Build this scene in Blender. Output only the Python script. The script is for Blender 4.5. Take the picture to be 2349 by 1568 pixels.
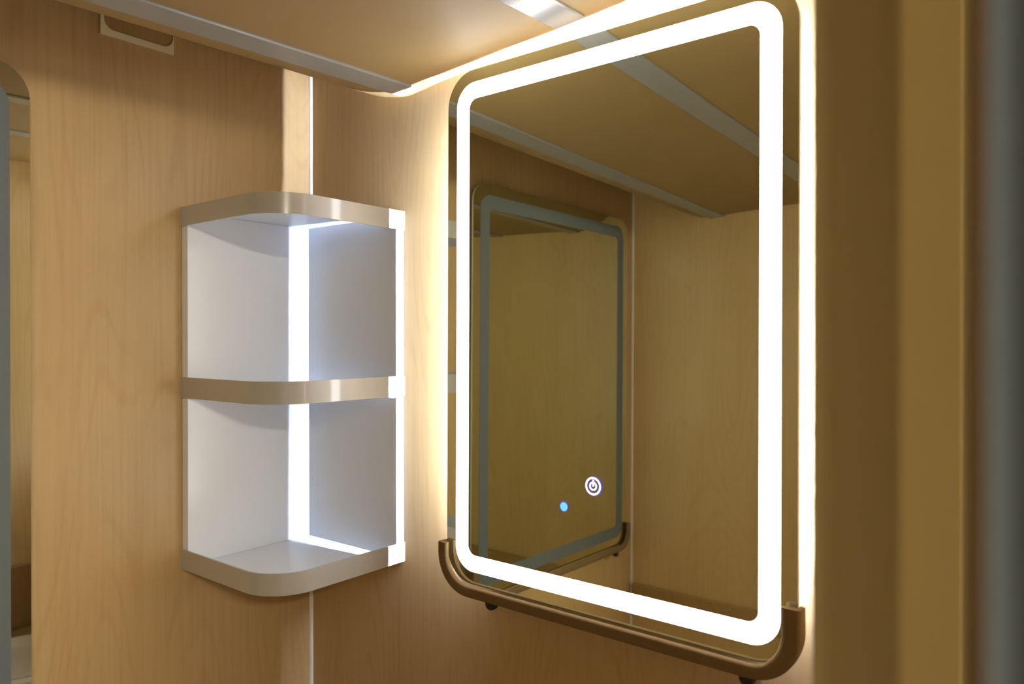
import bpy, bmesh, math, random
from mathutils import Vector, Matrix
S = bpy.context.scene
COL = S.collection
for o in list(bpy.data.objects): bpy.data.objects.remove(o)
PI = math.pi
Z = 1.15                      # all local heights below are measured from the lit mirror's lower edge

# ------------------------------------------------------------------ camera
cam = bpy.data.cameras.new('camera'); co = bpy.data.objects.new('camera', cam); COL.objects.link(co)
yaw, pitch, roll, FPX = 0.6690, -0.0046, -0.0002, 1717.26
co.location = (1.0659, -0.7934, 0.3346 + Z)
fw = Vector((-math.sin(yaw)*math.cos(pitch), math.cos(yaw)*math.cos(pitch), math.sin(pitch)))
rt = Vector((math.cos(yaw), math.sin(yaw), 0)); up = rt.cross(fw)
R3 = Matrix((rt, up, -fw)).transposed()
co.matrix_world = Matrix.Translation(co.location) @ R3.to_4x4()
cam.sensor_fit = 'HORIZONTAL'; cam.sensor_width = 36; cam.lens = FPX*36/2349
cam.clip_start = 0.005
cam.dof.use_dof = True; cam.dof.focus_distance = 1.08; cam.dof.aperture_fstop = cam.lens/1000/0.0050
S.camera = co
# ------------------------------------------------------------------ light and exposure
w = bpy.data.worlds.new('world'); S.world = w; w.use_nodes = True
w.node_tree.nodes['Background'].inputs[0].default_value = (1.0, 0.88, 0.62, 1)
w.node_tree.nodes['Background'].inputs[1].default_value = 0.5
S.view_settings.view_transform = 'Standard'; S.view_settings.look = 'None'
S.view_settings.exposure = 0.0; S.view_settings.gamma = 1.0; S.view_settings.use_curve_mapping = False
BAND, LED, LAMP = 12.5, 3400.0, 390.0

# ------------------------------------------------------------------ materials
def mat(name, col=(.8,.8,.8), rough=.5, metal=0, emit=None, es=0, spec=.5, coat=0, bump=None):
    m = bpy.data.materials.new(name); m.use_nodes = True
    n = m.node_tree.nodes; b = n['Principled BSDF']
    b.inputs['Base Color'].default_value = (*col, 1); b.inputs['Roughness'].default_value = rough
    b.inputs['Metallic'].default_value = metal; b.inputs['Specular IOR Level'].default_value = spec
    b.inputs['Coat Weight'].default_value = coat; b.inputs['Coat Roughness'].default_value = .08
    if emit:
        b.inputs['Emission Color'].default_value = (*emit, 1); b.inputs['Emission Strength'].default_value = es
    if bump:
        sc, st, dist = bump
        tc = n.new('ShaderNodeTexCoord'); t = n.new('ShaderNodeTexNoise'); bp = n.new('ShaderNodeBump')
        t.inputs['Scale'].default_value = sc; t.inputs['Detail'].default_value = 3
        bp.inputs['Strength'].default_value = st; bp.inputs['Distance'].default_value = dist
        L = m.node_tree.links
        L.new(tc.outputs['Object'], t.inputs['Vector']); L.new(t.outputs['Fac'], bp.inputs['Height'])
        L.new(bp.outputs['Normal'], b.inputs['Normal'])
    return m

def wood(name, light, dark, rough=.38, off=(0,0,0)):
    m = mat(name, light, rough); n = m.node_tree.nodes; L = m.node_tree.links; b = n['Principled BSDF']
    tc = n.new('ShaderNodeTexCoord')
    def mapping(sx, sy, sz, o):
        q = n.new('ShaderNodeMapping'); q.inputs['Scale'].default_value = (sx, sy, sz); q.inputs['Location'].default_value = o
        L.new(tc.outputs['Object'], q.inputs['Vector']); return q
    def noise(q, sc, det, rg=.55, dis=0):
        t = n.new('ShaderNodeTexNoise'); t.inputs['Scale'].default_value = sc; t.inputs['Detail'].default_value = det
        t.inputs['Roughness'].default_value = rg; t.inputs['Distortion'].default_value = dis
        L.new(q.outputs[0], t.inputs['Vector']); return t
    def ramp(src, a, c, va, vc):
        r = n.new('ShaderNodeMapRange'); r.inputs['From Min'].default_value = a; r.inputs['From Max'].default_value = c
        r.inputs['To Min'].default_value = va; r.inputs['To Max'].default_value = vc; r.interpolation_type = 'SMOOTHSTEP'
        L.new(src, r.inputs['Value']); return r.outputs[0]
    def math_(op, a, v=None, c=None):
        x = n.new('ShaderNodeMath'); x.operation = op; L.new(a, x.inputs[0])
        if c is not None: L.new(c, x.inputs[1])
        elif v is not None: x.inputs[1].default_value = v
        return x.outputs[0]
    # cathedral arches: contour lines of a slow, tall noise field
    slow = noise(mapping(1, 1, .16, off), 5.5, 1.5, .45)
    rings = math_('SINE', math_('MULTIPLY', slow.outputs['Fac'], 210.0))
    line = ramp(rings, .35, 1.0, 0, .24)
    # fine vertical fibres and broad tonal drift
    fib = ramp(noise(mapping(1, 1, .02, off), 150, 3).outputs['Fac'], .35, .72, 0, .26)
    pore = ramp(noise(mapping(1, 1, .035, off), 420, 2).outputs['Fac'], .58, .75, 0, .22)
    drift = ramp(noise(mapping(1, 1, .22, off), 7, 2).outputs['Fac'], .35, .65, 0, .30)
    brk = ramp(noise(mapping(1, 1, .3, off), 16, 2).outputs['Fac'], .35, .6, 0, 1)
    f = math_('ADD', math_('MULTIPLY', line, c=brk), c=fib)
    f = math_('ADD', math_('ADD', f, c=pore), c=drift)
    f = math_('MINIMUM', f, 1.0)
    mx = n.new('ShaderNodeMix'); mx.data_type = 'RGBA'
    mx.inputs[6].default_value = (*light, 1); mx.inputs[7].default_value = (*dark, 1)
    L.new(f, mx.inputs[0]); L.new(mx.outputs[2], b.inputs['Base Color'])
    bp = n.new('ShaderNodeBump'); bp.inputs['Strength'].default_value = .08; bp.inputs['Distance'].default_value = .001
    L.new(fib, bp.inputs['Height']); L.new(bp.outputs[0], b.inputs['Normal'])
    return m

WL, WD = (.55, .385, .188), (.43, .275, .118)
M_wood = wood('maple_laminate', WL, WD)
M_wood2 = wood('maple_laminate_mirror_wall', WL, WD, off=(3.1, 0, .7))
M_wood3 = wood('maple_laminate_back', (.76, .57, .28), (.63, .44, .19), rough=.30, off=(7.3, 2, 1.7))
M_wooddark = wood('brown_laminate', (.30, .17, .075), (.20, .105, .045))
M_hatch = wood('hatch_laminate', (.47, .31, .13), (.36, .22, .085))
M_ceil = mat('tan_vinyl_ceiling', (.37, .255, .108), .55, bump=(900, .25, .001))
M_strip = mat('grey_satin_strip', (.33, .33, .33), .22, bump=(90, .04, .001))
M_bead = mat('white_bead', (.80, .79, .74), .35)
M_cream = mat('cream_edge', (.86, .78, .55), .5)
M_white = mat('white_melamine', (.86, .91, .995), .19, bump=(170, .035, .001))
M_taupe = mat('taupe_edge_banding', (.46, .435, .40), .3, spec=.8, coat=.7, bump=(240, .05, .001))
M_silicone = mat('silicone', (.82, .82, .84), .3)
M_mirror = mat('silvered_glass', (.77, .79, .66), .012, 1.0)
M_gedge = mat('glass_edge', (.62, .72, .58), .12, .0, spec=.8)
M_back = mat('mirror_back_paint', (.55, .55, .55), .6)
M_band = mat('lit_frosted_band', (.9, .9, .9), .5, emit=(1, .99, .97), es=BAND)
M_frost = mat('unlit_frosted_band', (.13, .15, .16), .45, spec=.2)
M_led = mat('led_tape', (.9, .9, .9), .5, emit=(.82, .92, 1.15), es=LED)
M_tape = mat('led_tape_off', (.8, .78, .6), .5)
M_guard = mat('brown_foam_guard', (.205, .135, .064), .95, spec=.06, bump=(700, .35, .001))
M_black = mat('black_rubber', (.012, .011, .018), .45)
M_icon = mat('icon_white_light', (.9, .9, 1), .5, emit=(.93, .92, 1), es=1.6)
M_blue = mat('blue_ghost_and_rim', (.1, .1, .6), .5, emit=(.16, .10, .95), es=.45)  # icon's painted glass reflection, and the dot's own blue rim
M_cyan = mat('cyan_light', (.2, .7, 1), .5, emit=(.16, .62, 1), es=1.0)
M_lamp = mat('lamp_diffuser', (.9, .85, .7), .5, emit=(1, .92, .72), es=LAMP)
M_post_shade = mat('dark_post_shade', (.085, .045, .016), .6)  # near-black brown standing in for shade beside the door post
M_post = mat('tan_door_post', (.88, .68, .30), .5)
M_jamb = mat('olive_jamb', (.52, .43, .24), .5)
M_curtain = mat('blue_grey_curtain', (.15, .178, .21), .8, bump=(60, .2, .002))
M_floor = mat('beige_floor', (.40, .33, .23), .5)
M_basin = mat('white_ceramic', (.85, .85, .84), .15, coat=.4)
M_steel = mat('steel', (.6, .6, .58), .25, 1.0)

# ------------------------------------------------------------------ helpers
def link(name, bm, m, parent=None, smooth=None, local=False):
    bmesh.ops.recalc_face_normals(bm, faces=bm.faces[:])
    me = bpy.data.meshes.new(name); bm.to_mesh(me); bm.free()
    if m: me.materials.append(m)
    if smooth is not None:
        for p in me.polygons: p.use_smooth = True
        me.set_sharp_from_angle(angle=math.radians(smooth))
    o = bpy.data.objects.new(name, me); COL.objects.link(o)
    if parent: o.parent = parent
    return o
def empty(name, loc, label=None, cat=None, group=None, kind=None, rot=(0, 0, 0)):
    o = bpy.data.objects.new(name, None); COL.objects.link(o); o.empty_display_size = .05
    o.location = loc; o.rotation_euler = rot
    return tag(o, label, cat, group, kind)
def tag(o, label=None, cat=None, group=None, kind=None):
    if label: o['label'] = label
    if cat: o['category'] = cat
    if group: o['group'] = group
    if kind: o['kind'] = kind
    return o
def box(bm, x0, x1, y0, y1, z0, z1, bev=0):
    v = [bm.verts.new((x, y, z)) for x in (x0, x1) for y in (y0, y1) for z in (z0, z1)]
    fs = [bm.faces.new([v[i] for i in q]) for q in ((0,1,3,2),(4,6,7,5),(0,4,5,1),(2,3,7,6),(0,2,6,4),(1,5,7,3))]
    if bev:
        bmesh.ops.bevel(bm, geom=list({e for f in fs for e in f.edges}), offset=bev, segments=2, profile=.5, affect='EDGES')
    return bm
def new(): return bmesh.new()
def rrect(x0, x1, z0, z1, r, n=14):
    pts = []
    for cx, cz, a in ((x1-r, z0+r, -90), (x1-r, z1-r, 0), (x0+r, z1-r, 90), (x0+r, z0+r, 180)):
        for k in range(n+1):
            t = math.radians(a + 90*k/n); pts.append((cx + r*math.cos(t), cz + r*math.sin(t)))
    return pts
def prism(bm, pts, f):
    """closed outline -> solid between f(p,0) and f(p,1)"""
    a = [bm.verts.new(f(p, 0)) for p in pts]; b = [bm.verts.new(f(p, 1)) for p in pts]; n = len(pts)
    bm.faces.new(a); bm.faces.new(b[::-1])
    for i in range(n): bm.faces.new((a[i], b[i], b[(i+1) % n], a[(i+1) % n]))
    return bm
def ring(bm, po, pi, y0, y1):
    n = len(po)
    L = [[bm.verts.new((p[0], y, p[1])) for p in q] for q, y in ((po, y0), (pi, y0), (pi, y1), (po, y1))]
    for k in range(4):
        A, B = L[k], L[(k+1) % 4]
        for i in range(n): bm.faces.new((A[i], A[(i+1) % n], B[(i+1) % n], B[i]))
    return bm
def disc(bm, cx, cz, r, y0, y1, n=32):
    return prism(bm, [(cx + r*math.cos(2*PI*k/n), cz + r*math.sin(2*PI*k/n)) for k in range(n)],
                 lambda p, t: (p[0], y1 if t else y0, p[1]))
def arc(bm, cx, cz, r0, r1, a0, a1, y0, y1, n=40):
    po = [(cx + r1*math.cos(math.radians(a0+(a1-a0)*k/n)), cz + r1*math.sin(math.radians(a0+(a1-a0)*k/n))) for k in range(n+1)]
    pi = [(cx + r0*math.cos(math.radians(a0+(a1-a0)*k/n)), cz + r0*math.sin(math.radians(a0+(a1-a0)*k/n))) for k in range(n+1)]
    L = [[bm.verts.new((p[0], y, p[1])) for p in q] for q, y in ((po, y0), (pi, y0), (pi, y1), (po, y1))]
    for k in range(4):
        A, B = L[k], L[(k+1) % 4]
        for i in range(n): bm.faces.new((A[i], A[i+1], B[i+1], B[i]))
    for i in (0, n): bm.faces.new([q[i] for q in L])
    return bm

# ------------------------------------------------------------------ room shell
YO = -1.146                   # the wall opposite the lit mirror
XR = 0.961                    # inner face of the wall on the right
def wall(name, m, *b): return tag(link(name, box(new(), *b), m), kind='structure')
wall('wall_left', M_wood, -.02, 0, YO, 0, 0, .80 + Z)
wall('wall_back', M_wood2, -.02, XR + .05, 0, .02, 0, .80 + Z)
wall('wall_front', M_wood3, -.02, XR + .05, YO - .02, YO, 0, .80 + Z)
wall('wall_right', M_wood, XR, 1.012, -.413, 0, 0, .80 + Z)
wall('wall_right_beside_door', M_wood, XR, 1.012, YO, YO + .10, 0, .80 + Z).name = 'wall_side'
wall('floor', M_floor, -.02, 2.2, -1.7, .02, -.03, 0)
prof = [(-.02, .798), (0, .7896), (.05, .768), (.0996, .7459), (.118, .7372), (.1372, .7283), (.1549, .7205), (.172, .7147),
        (.1884, .7100), (.2070, .7060), (.2255, .7028), (.2417, .7016), (.2677, .7043), (.3053, .7087), (.3712, .7136), (.45, .7185), (.53, .7220), (.70, .7350), (XR + .05, .7560)]
def ceil_z(x, y):
    for (a, za), (b, zb_) in zip(prof, prof[1:]):
        if a <= x <= b: break
    return za + (zb_ - za)*(x - a)/(b - a) + (.012 + .019*min(1, max(0, x)/.2))*y - max(0, x - .25)*.022*(-y)
bm = new(); rows = []
ny = 24
for j in range(ny + 1):
    y = .02 + (YO - .04)*j/ny
    rows.append([bm.verts.new((x, y, ceil_z(x, y) + Z)) for x, _ in prof])
for A, B in zip(rows, rows[1:]):
    for i in range(len(prof) - 1): bm.faces.new((A[i], A[i+1], B[i+1], B[i]))
g = bmesh.ops.extrude_face_region(bm, geom=bm.faces[:])
for v in g['geom']:
    if isinstance(v, bmesh.types.BMVert): v.co.z += .12
tag(link('ceiling', bm, M_ceil, smooth=40), kind='structure')
def strip(name, x0, x1, y1):
    bm = new(); secs = []
    for j in range(15):
        y = y1 + (YO - y1)*j/14
        prof_ = [(x0, .004), (x0, -.0018), (x0 + .002, -.0032), (x1 - .002, -.0032), (x1, -.0018), (x1, .004)]
        secs.append([bm.verts.new((x, y, ceil_z(x0 + (x1-x0)*(x-x0)/(x1-x0), y) + d + Z)) for x, d in prof_])
    for A, B in zip(secs, secs[1:]):
        for i in range(6): bm.faces.new((A[i], A[(i+1) % 6], B[(i+1) % 6], B[i]))
    bm.faces.new(secs[0]); bm.faces.new(secs[-1][::-1])
    return tag(link(name, bm, M_strip), kind='structure')
strip('trim_1', .2330, .2740, -.012)
strip('trim_2', .5300, .5740, -.030)
def bead(name, cx, cy, sx, sy, r=.0045):
    pts = [(0, 0), (r, 0)] + [(r*math.cos(t), r*math.sin(t)) for t in [math.radians(a) for a in (15, 30, 45, 60, 75)]] + [(0, r)]
    bm = prism(new(), [(cx + sx*a, cy + sy*b) for a, b in pts], lambda p, t: (p[0], p[1], (.80 + Z) if t else 0.0))
    return tag(link(name, bm, M_bead), kind='structure')
bead('trim_3', 0, 0, 1, -1)
bead('trim_4', 0, YO, 1, 1)
# door opening on the right: post, olive jamb beyond it
d1 = empty('door_1', (1.012, -.413, 0), kind='structure')
def dpart(name, m, *b, bev=.002):
    o = link(name, box(new(), *b, bev=bev), m, d1); o.matrix_parent_inverse = Matrix.Translation(d1.location).inverted(); return o
dpart('jamb', M_jamb, .9585, 1.30, -.431, -.4135, 0, 1.95)
o = link('post', prism(new(), [(1.0234, -.573), (1.0385, -.573), (1.0258, -.472), (1.0234, -.472)], lambda p, t: (p[0], p[1], 1.95 if t else 0)), M_post, d1)
o.matrix_parent_inverse = Matrix.Translation(d1.location).inverted()
dpart('post_shade_strip', M_post_shade, 1.0245, 1.0395, -.468, -.432, 0, 1.95)  # added dark strip: the post's shaded side put into its colour

# ------------------------------------------------------------------ lit mirrors
def offs(pts_fn, d): return pts_fn(d)
def guard(bm, W, r, arm):
    """U channel swept round the lower edge of the glass: path left arm -> bottom -> right arm"""
    sec = [(-.0065, .0095), (-.0075, .0020), (-.0075, -.0085), (-.0066, -.0108), (-.0042, -.0118), (.0010, -.0119), (.0050, -.0117),
           (.0073, -.0103), (.0080, -.0075), (.0074, -.0048), (.0040, -.0042), (-.0010, -.0036), (-.0026, -.0020), (-.0030, .0095)]
    zb, xr, al, ar = -.008, W - .0015, arm - .003, arm + .011
    path = [((0, al), (1, 0))]
    for k in range(1, 3): path.append(((0, al + (zb + r - al)*k/3), (1, 0)))
    n = 16
    for k in range(n + 1):
        t = math.radians(180 + 90*k/n); c, s = math.cos(t), math.sin(t)
        path.append(((r + r*c, zb + r + r*s), (-c, -s)))
    for k in range(1, 16): path.append(((r + (xr - 2*r)*k/16, zb), (0, 1)))
    for k in range(n + 1):
        t = math.radians(270 + 90*k/n); c, s = math.cos(t), math.sin(t)
        path.append(((xr - r + r*c, zb + r + r*s), (-c, -s)))
    for k in range(1, 4): path.append(((xr, zb + r + (ar - zb - r)*k/3), (-1, 0)))
    secs = [[bm.verts.new((p[0] + u*nn[0]*(1.5 if (nn[0] < -.5 and u > 0) else 1), v, p[1] + u*nn[1])) for u, v in sec] for p, nn in path]
    m = len(sec)
    for A, B in zip(secs, secs[1:]):
        for i in range(m): bm.faces.new((A[i], A[(i+1) % m], B[(i+1) % m], B[i]))
    bm.faces.new(secs[0]); bm.faces.new(secs[-1][::-1])
    return bm
def tape(bm, W, H, ins):
    def path(d):
        x0, x1, z1, r = ins - d, W - ins + d, H - ins + d, .02 + d
        p = [(x1, ins + .02)]
        for cx, a in ((x1 - r, 0), (x0 + r, 90)):
            for k in range(9):
                t = math.radians(a + 90*k/8); p.append((cx + r*math.cos(t), z1 - r + r*math.sin(t)))
        return p + [(x0, ins + .02)]
    A, B = path(.0012), path(.0002); n = len(A)
    L = [[bm.verts.new((p[0], y, p[1])) for p in q] for q, y in ((A, .0104), (B, .0104), (B, .0118), (A, .0118))]
    for k in range(4):
        P, Q = L[k], L[(k+1) % 4]
        for i in range(n-1): bm.faces.new((P[i], P[i+1], Q[i+1], Q[i]))
    for i in (0, n-1): bm.faces.new([q[i] for q in L])
    return bm
def make_mirror(name, loc, rot, W, H, lit, label, R=.046, o=.017, bw=.0225, arm=.055):
    t = empty(name, loc, label, 'mirror', rot=rot)
    pane = rrect(0, W, 0, H, R)
    link('mirror_glass', prism(new(), [p for p in pane], lambda p, s: (p[0], .0012 if s else 0, p[1])), M_mirror, t)
    e = .0
    link('glass_edge', ring(new(), pane, rrect(.002, W-.002, .002, H-.002, R-.002), .0013, .0050), M_gedge, t, smooth=40)
    link('back_plate', prism(new(), rrect(.003, W-.003, .003, H-.003, R-.003), lambda p, s: (p[0], .0050 if s else .0014, p[1])), M_back, t)
    ins = .060
    link('light_box', prism(new(), rrect(ins, W-ins, ins, H-ins, .02), lambda p, s: (p[0], .0215 if s else .0052, p[1])), M_back, t)
    link('light_strip', tape(new(), W, H, ins), M_led if lit else M_tape, t)
    i = o + bw
    fb = link('frosted_band', ring(new(), rrect(o, W-o, o, H-o, .032), rrect(i, W-i, i, H-i, .013), -.0003, .0002), M_band if lit else M_frost, t)
    gd = link('edge_guard', guard(new(), W, R, arm), M_guard, t, smooth=50)
    if lit:
        tag(fb, 'glowing white frosted band'); tag(gd, 'brown foam edge guard cupping the lower edge')
        cx, cz = .2406, .1573
        bm = new(); arc(bm, cx, cz, .0086, .0110, 0, 360, -.0006, -.0001, 56)
        ic = link('power_icon', bm, M_icon, t); tag(ic, 'glowing white power symbol')
        bm = new(); arc(bm, cx, cz, .0034, .0055, 112, 428, -.0006, -.0001)
        link('icon_arc', bm, M_icon, ic)
        link('icon_bar', box(new(), cx-.0009, cx+.0009, -.0007, -.0001, cz-.0004, cz+.0074), M_icon, ic)
        bm = new(); arc(bm, cx + .0009, cz, .0080, .0120, 0, 360, -.00035, -.00005, 56); arc(bm, cx + .0005, cz, .0030, .0059, 110, 430, -.00035, -.00005)
        link('icon_ghost_rim', bm, M_blue, ic)  # ghost reflection of the icon in the glass, drawn as an offset blue glow
        cx, cz = .1982, .1268
        dt = link('indicator_dot', disc(new(), cx, cz, .0054, -.0006, -.0001), M_cyan, t); tag(dt, 'round cyan indicator light')
        link('dot_rim', ring(new(), [(cx + .0067*math.cos(a), cz + .0067*math.sin(a)) for a in [2*PI*k/32 for k in range(32)]],
                             [(cx + .0052*math.cos(a), cz + .0052*math.sin(a)) for a in [2*PI*k/32 for k in range(32)]], -.0004, -.0001), M_blue, dt)
    return t
make_mirror('lit_mirror', (.3451, -.0284, Z + .0003), (-.0048, 0, -.0046), .4814, .70, True,
            'large lit wall mirror with glowing white band and blue power symbol')
L2W, L2H, L2Z = .6352, .8839, -.2146
make_mirror('unlit_mirror', (.0250, -.4366 - L2W, Z + L2Z), (0, 0, PI/2), L2W, L2H, False,
            'unlit wall mirror on the left wood wall, cut by the left picture edge', R=.040, o=.022, bw=.030)

def peg(loc, rz, label):
    # round rubber peg: axis from the wall outwards along local -Y
    bm = new(); n = 24
    prof_ = [(.0, .0), (.0032, .0), (.0032, -.022), (.0078, -.0222), (.0084, -.023), (.0084, -.0295), (.0070, -.0318), (.0035, -.0326), (0, -.0328)]
    rings_ = []
    for r, y in prof_:
        rings_.append([bm.verts.new((0, y, 0))] if r == 0 else [bm.verts.new((r*math.cos(2*PI*k/n), y, r*math.sin(2*PI*k/n))) for k in range(n)])
    for A, B in zip(rings_, rings_[1:]):
        for k in range(n):
            q = [A[k % len(A)], A[(k+1) % len(A)], B[(k+1) % len(B)], B[k % len(B)]]
            u = list(dict.fromkeys(q))
            bm.faces.new(u)
    o = link('support_peg', bm, M_black, smooth=35); o.location = loc; o.rotation_euler = (0, 0, rz)
    return tag(o, label, 'peg', 'black pegs under the mirrors')
peg((.425, 0, Z - .0195), 0, 'black rubber support peg under the lit mirror, nearer the corner shelf')
peg((.774, 0, Z - .0205), 0, 'black rubber support peg under the lit mirror, at its right end')
peg((0, YO + .13, Z + L2Z - .020), PI/2, 'black peg under the unlit mirror, seen only as a reflection')

# ------------------------------------------------------------------ corner shelf
sL, sM, T = .2320, .2315, .0164
zs = (-.0044, .0251, .2476, .2779, .4993, .5277)
sh = empty('corner_shelf', (0, 0, Z + zs[0]), 'white open two-tier corner shelf with taupe edges on the wood walls', 'shelf')
def spart(name, bm, m, parent=sh, smooth=None):
    o = link(name, bm, m, parent, smooth)
    o.matrix_parent_inverse = Matrix.Translation(sh.location).inverted() if parent is sh else Matrix()
    if parent is not sh: o.matrix_parent_inverse = Matrix.Translation(sh.location).inverted() @ Matrix()
    return o
def front_path(d, r=.062, n=18):
    """front outline from the left wall end to the mirror wall end, inset by d"""
    x1, y1, r = sM - d, -sL + d, r - d
    p = [(.0006, y1)]
    for k in range(n + 1):
        t = math.radians(-90 + 90*k/n); p.append((x1 - r + r*math.cos(t), y1 + r + r*math.sin(t)))
    p.append((x1, -.0006)); return p
def board(z0, z1, s0, s1):
    pts = [(.0006, -.0006)] + front_path(.0024)
    b = spart('shelf_board', prism(new(), pts, lambda p, t: (p[0], p[1], (s1 if t else s0) + Z)), M_white)
    A, B = front_path(0), front_path(.0023); bm = new()
    L = [[bm.verts.new((p[0], p[1], z + Z)) for p in q] for q, z in ((A, z0), (A, z1), (B, z1), (B, z0))]
    n = len(A)
    for k in range(4):
        P, Q = L[k], L[(k+1) % 4]
        for i in range(n-1): bm.faces.new((P[i], P[i+1], Q[i+1], Q[i]))
    for i in (0, n-1): bm.faces.new([q[i] for q in L])
    e = link('edge_band', bm, M_taupe, b, smooth=40); tag(e, 'taupe edge banding')
    return b
F0, F1, F2 = .0040, .2575, .5185      # slab faces behind the lips: lower floor, middle floor, underside of the top
board(zs[0], zs[1], zs[0], F0); board(zs[2], zs[3], zs[2], F1); board(zs[4], zs[5], F2, zs[5])
spart('side_panel', box(new(), .0006, T, -sL + .0024, -T - .0003, F0 + .0001 + Z, zs[2] - .0001 + Z, bev=.0006), M_white)
spart('side_panel', box(new(), .0006, T, -sL + .0024, -T - .0003, F1 + .0001 + Z, F2 - .0001 + Z, bev=.0006), M_white)
spart('back_panel', box(new(), .0006, sM - .0024, -T, -.0006, F0 + .0001 + Z, zs[2] - .0001 + Z, bev=.0006), M_white)
spart('back_panel', box(new(), .0006, sM - .0024, -T, -.0006, F1 + .0001 + Z, F2 - .0001 + Z, bev=.0006), M_white)
random.seed(4)
bm = new()
def blob_line(bm, a, b, n, r):
    secs = []
    for k in range(n + 1):
        p = Vector(a).lerp(Vector(b), k/n); rr = r*(.6 + .8*random.random())*(.35 if k in (0, n) else 1)
        secs.append([bm.verts.new(p + Vector((rr*math.cos(t), rr*math.cos(t)*.6, rr*math.sin(t)))) for t in [2*PI*q/7 for q in range(7)]])
    for A, B in zip(secs, secs[1:]):
        for i in range(7): bm.faces.new((A[i], A[(i+1) % 7], B[(i+1) % 7], B[i]))
    bm.faces.new(secs[0]); bm.faces.new(secs[-1][::-1])
blob_line(bm, (T + .0008, -sL + .004, zs[2] - .0012 + Z), (T + .0008, -.13, zs[2] - .0008 + Z), 14, .0022)
spart('silicone_bead', bm, M_silicone, smooth=60)
bm = new(); blob_line(bm, (sM - .045, -T - .0008, zs[2] - .0012 + Z), (sM - .004, -T - .0008, zs[2] - .001 + Z), 9, .0018)
spart('silicone_bead', bm, M_silicone, smooth=60)

# ------------------------------------------------------------------ hatch high on the left wall
y0, y1, hz0 = -.344, -.2425, .7465
ht = empty('wall_hatch', (0, (y0+y1)/2, Z + hz0), 'small brown hatch with a cream rim high on the left wall below the ceiling', 'hatch')
top = .7875; tip = .774
inner = [(y0 + .0045, top)]
r = .013
for k in range(9):
    t = math.radians(180 + 90*k/8); inner.append((y0 + .0045 + r + r*math.cos(t), hz0 + .0085 + r + r*math.sin(t)))
r2 = .016
for k in range(9):
    t = math.radians(270 + 90*k/8); inner.append((y1 - .0008 - r2 + r2*math.cos(t), hz0 + .0085 + r2 + r2*math.sin(t)))
inner.append((y1 - .0003, tip))
outer = [(y0, top), (y0, hz0), (y1, hz0 + .0005), (y1, tip + .001)]
def hpart(name, bm, m):
    o = link(name, bm, m, ht); o.matrix_parent_inverse = Matrix.Translation(ht.location).inverted(); return o
hpart('rim', prism(new(), outer + inner[::-1], lambda p, t: ((.0035 if t else .0002), p[0], p[1] + Z)), M_cream)
hpart('panel', prism(new(), inner + [(y1 - .0003, top)], lambda p, t: ((.0012 if t else .0002), p[0], p[1] + Z)), M_hatch)

# ------------------------------------------------------------------ things seen only in the mirrors or beyond the door
lp = empty('corridor_lamp', (2.0, -1.10, Z + .80), 'long slim white corridor ceiling light outside the door, behind the camera', 'lamp')
link('lamp_housing', box(new(), -.03, .03, -.30, .30, -.012, 0, bev=.003), M_bead, lp)
link('lamp_diffuser', box(new(), -.022, .022, -.29, .29, -.038, -.0125, bev=.004), M_lamp, lp)
wall('ceiling_corridor', M_ceil, 1.02, 2.2, -1.7, .02, Z + .80, Z + .83)
def lathe(bm, prof_, n=40):
    R_ = []
    for r, z in prof_: R_.append([bm.verts.new((0, 0, z))] if r == 0 else [bm.verts.new((r*math.cos(2*PI*k/n), r*math.sin(2*PI*k/n), z)) for k in range(n)])
    for A, B in zip(R_, R_[1:]):
        for k in range(n): bm.faces.new(list(dict.fromkeys([A[k % len(A)], A[(k+1) % len(A)], B[(k+1) % len(B)], B[k % len(B)]])))
    return bm
cu = new(); n = 90; A = []
for s in (0, 1):
    for z in (.02, 1.0, 1.95):
        A.append([cu.verts.new((1.0523 + .27*k/n, -.665 + .012*math.sin(k*.36 + .4*z) - .012*s*.12, z)) for k in range(n + 1)])
for a, b in ((0, 1), (1, 2), (3, 4), (4, 5)):
    for k in range(n): cu.faces.new((A[a][k], A[a][k+1], A[b][k+1], A[b][k]))
for k in (0, n):
    for a, b in ((0, 1), (1, 2)): cu.faces.new((A[a][k], A[b][k], A[b+3][k], A[a+3][k]))
for a in (0, 2):
    for k in range(n): cu.faces.new((A[a][k], A[a][k+1], A[a+3][k+1], A[a+3][k]))
tag(link('curtain', cu, M_curtain, smooth=80), 'blue-grey curtain hanging out of focus beside the door post at the right edge', 'curtain')

va = empty('washbasin', (.80, -.19, Z - .36), 'white washbasin counter glimpsed low in the unlit mirror', 'washbasin')
def vpart(name, bm, m, smooth=None):
    o = link(name, bm, m, va, smooth); return o
bm = prism(new(), rrect(-.18, .158, -.19, .188, .03), lambda p, t: (p[0], p[1], 0 if t else -.03))
vpart('counter', bm, M_basin)
vpart('basin', lathe(new(), [(.135, .0), (.137, .010), (.130, .016), (.118, .014), (.105, -.004), (.07, -.012), (0, -.016)]), M_basin, 50)
vpart('cabinet', box(new(), -.165, .157, -.18, .187, -.78, -.031), M_wood3)
bs = tag(link('splashback', box(new(), XR - .012, XR - .0005, -.40, -.001, Z - .335, Z - .19, bev=.002), M_wooddark), 'dark brown splashback board above the washbasin, seen in the unlit mirror', 'splashback')
rl = empty('wall_rail', (0.3, YO, Z - .375), 'brown board with screws low on the wall opposite the lit mirror', 'rail')
link('board', box(new(), -.29, .45, .0006, .014, -.022, .030, bev=.003), M_hatch, rl)
for x in (-.27, .0):
    o = link('screw', lathe(new(), [(0, 0), (.004, 0), (.0035, .0018), (0, .0026)], 16), M_steel, rl); o.location = (x, .014, .002); o.rotation_euler = (-PI/2, 0, 0)
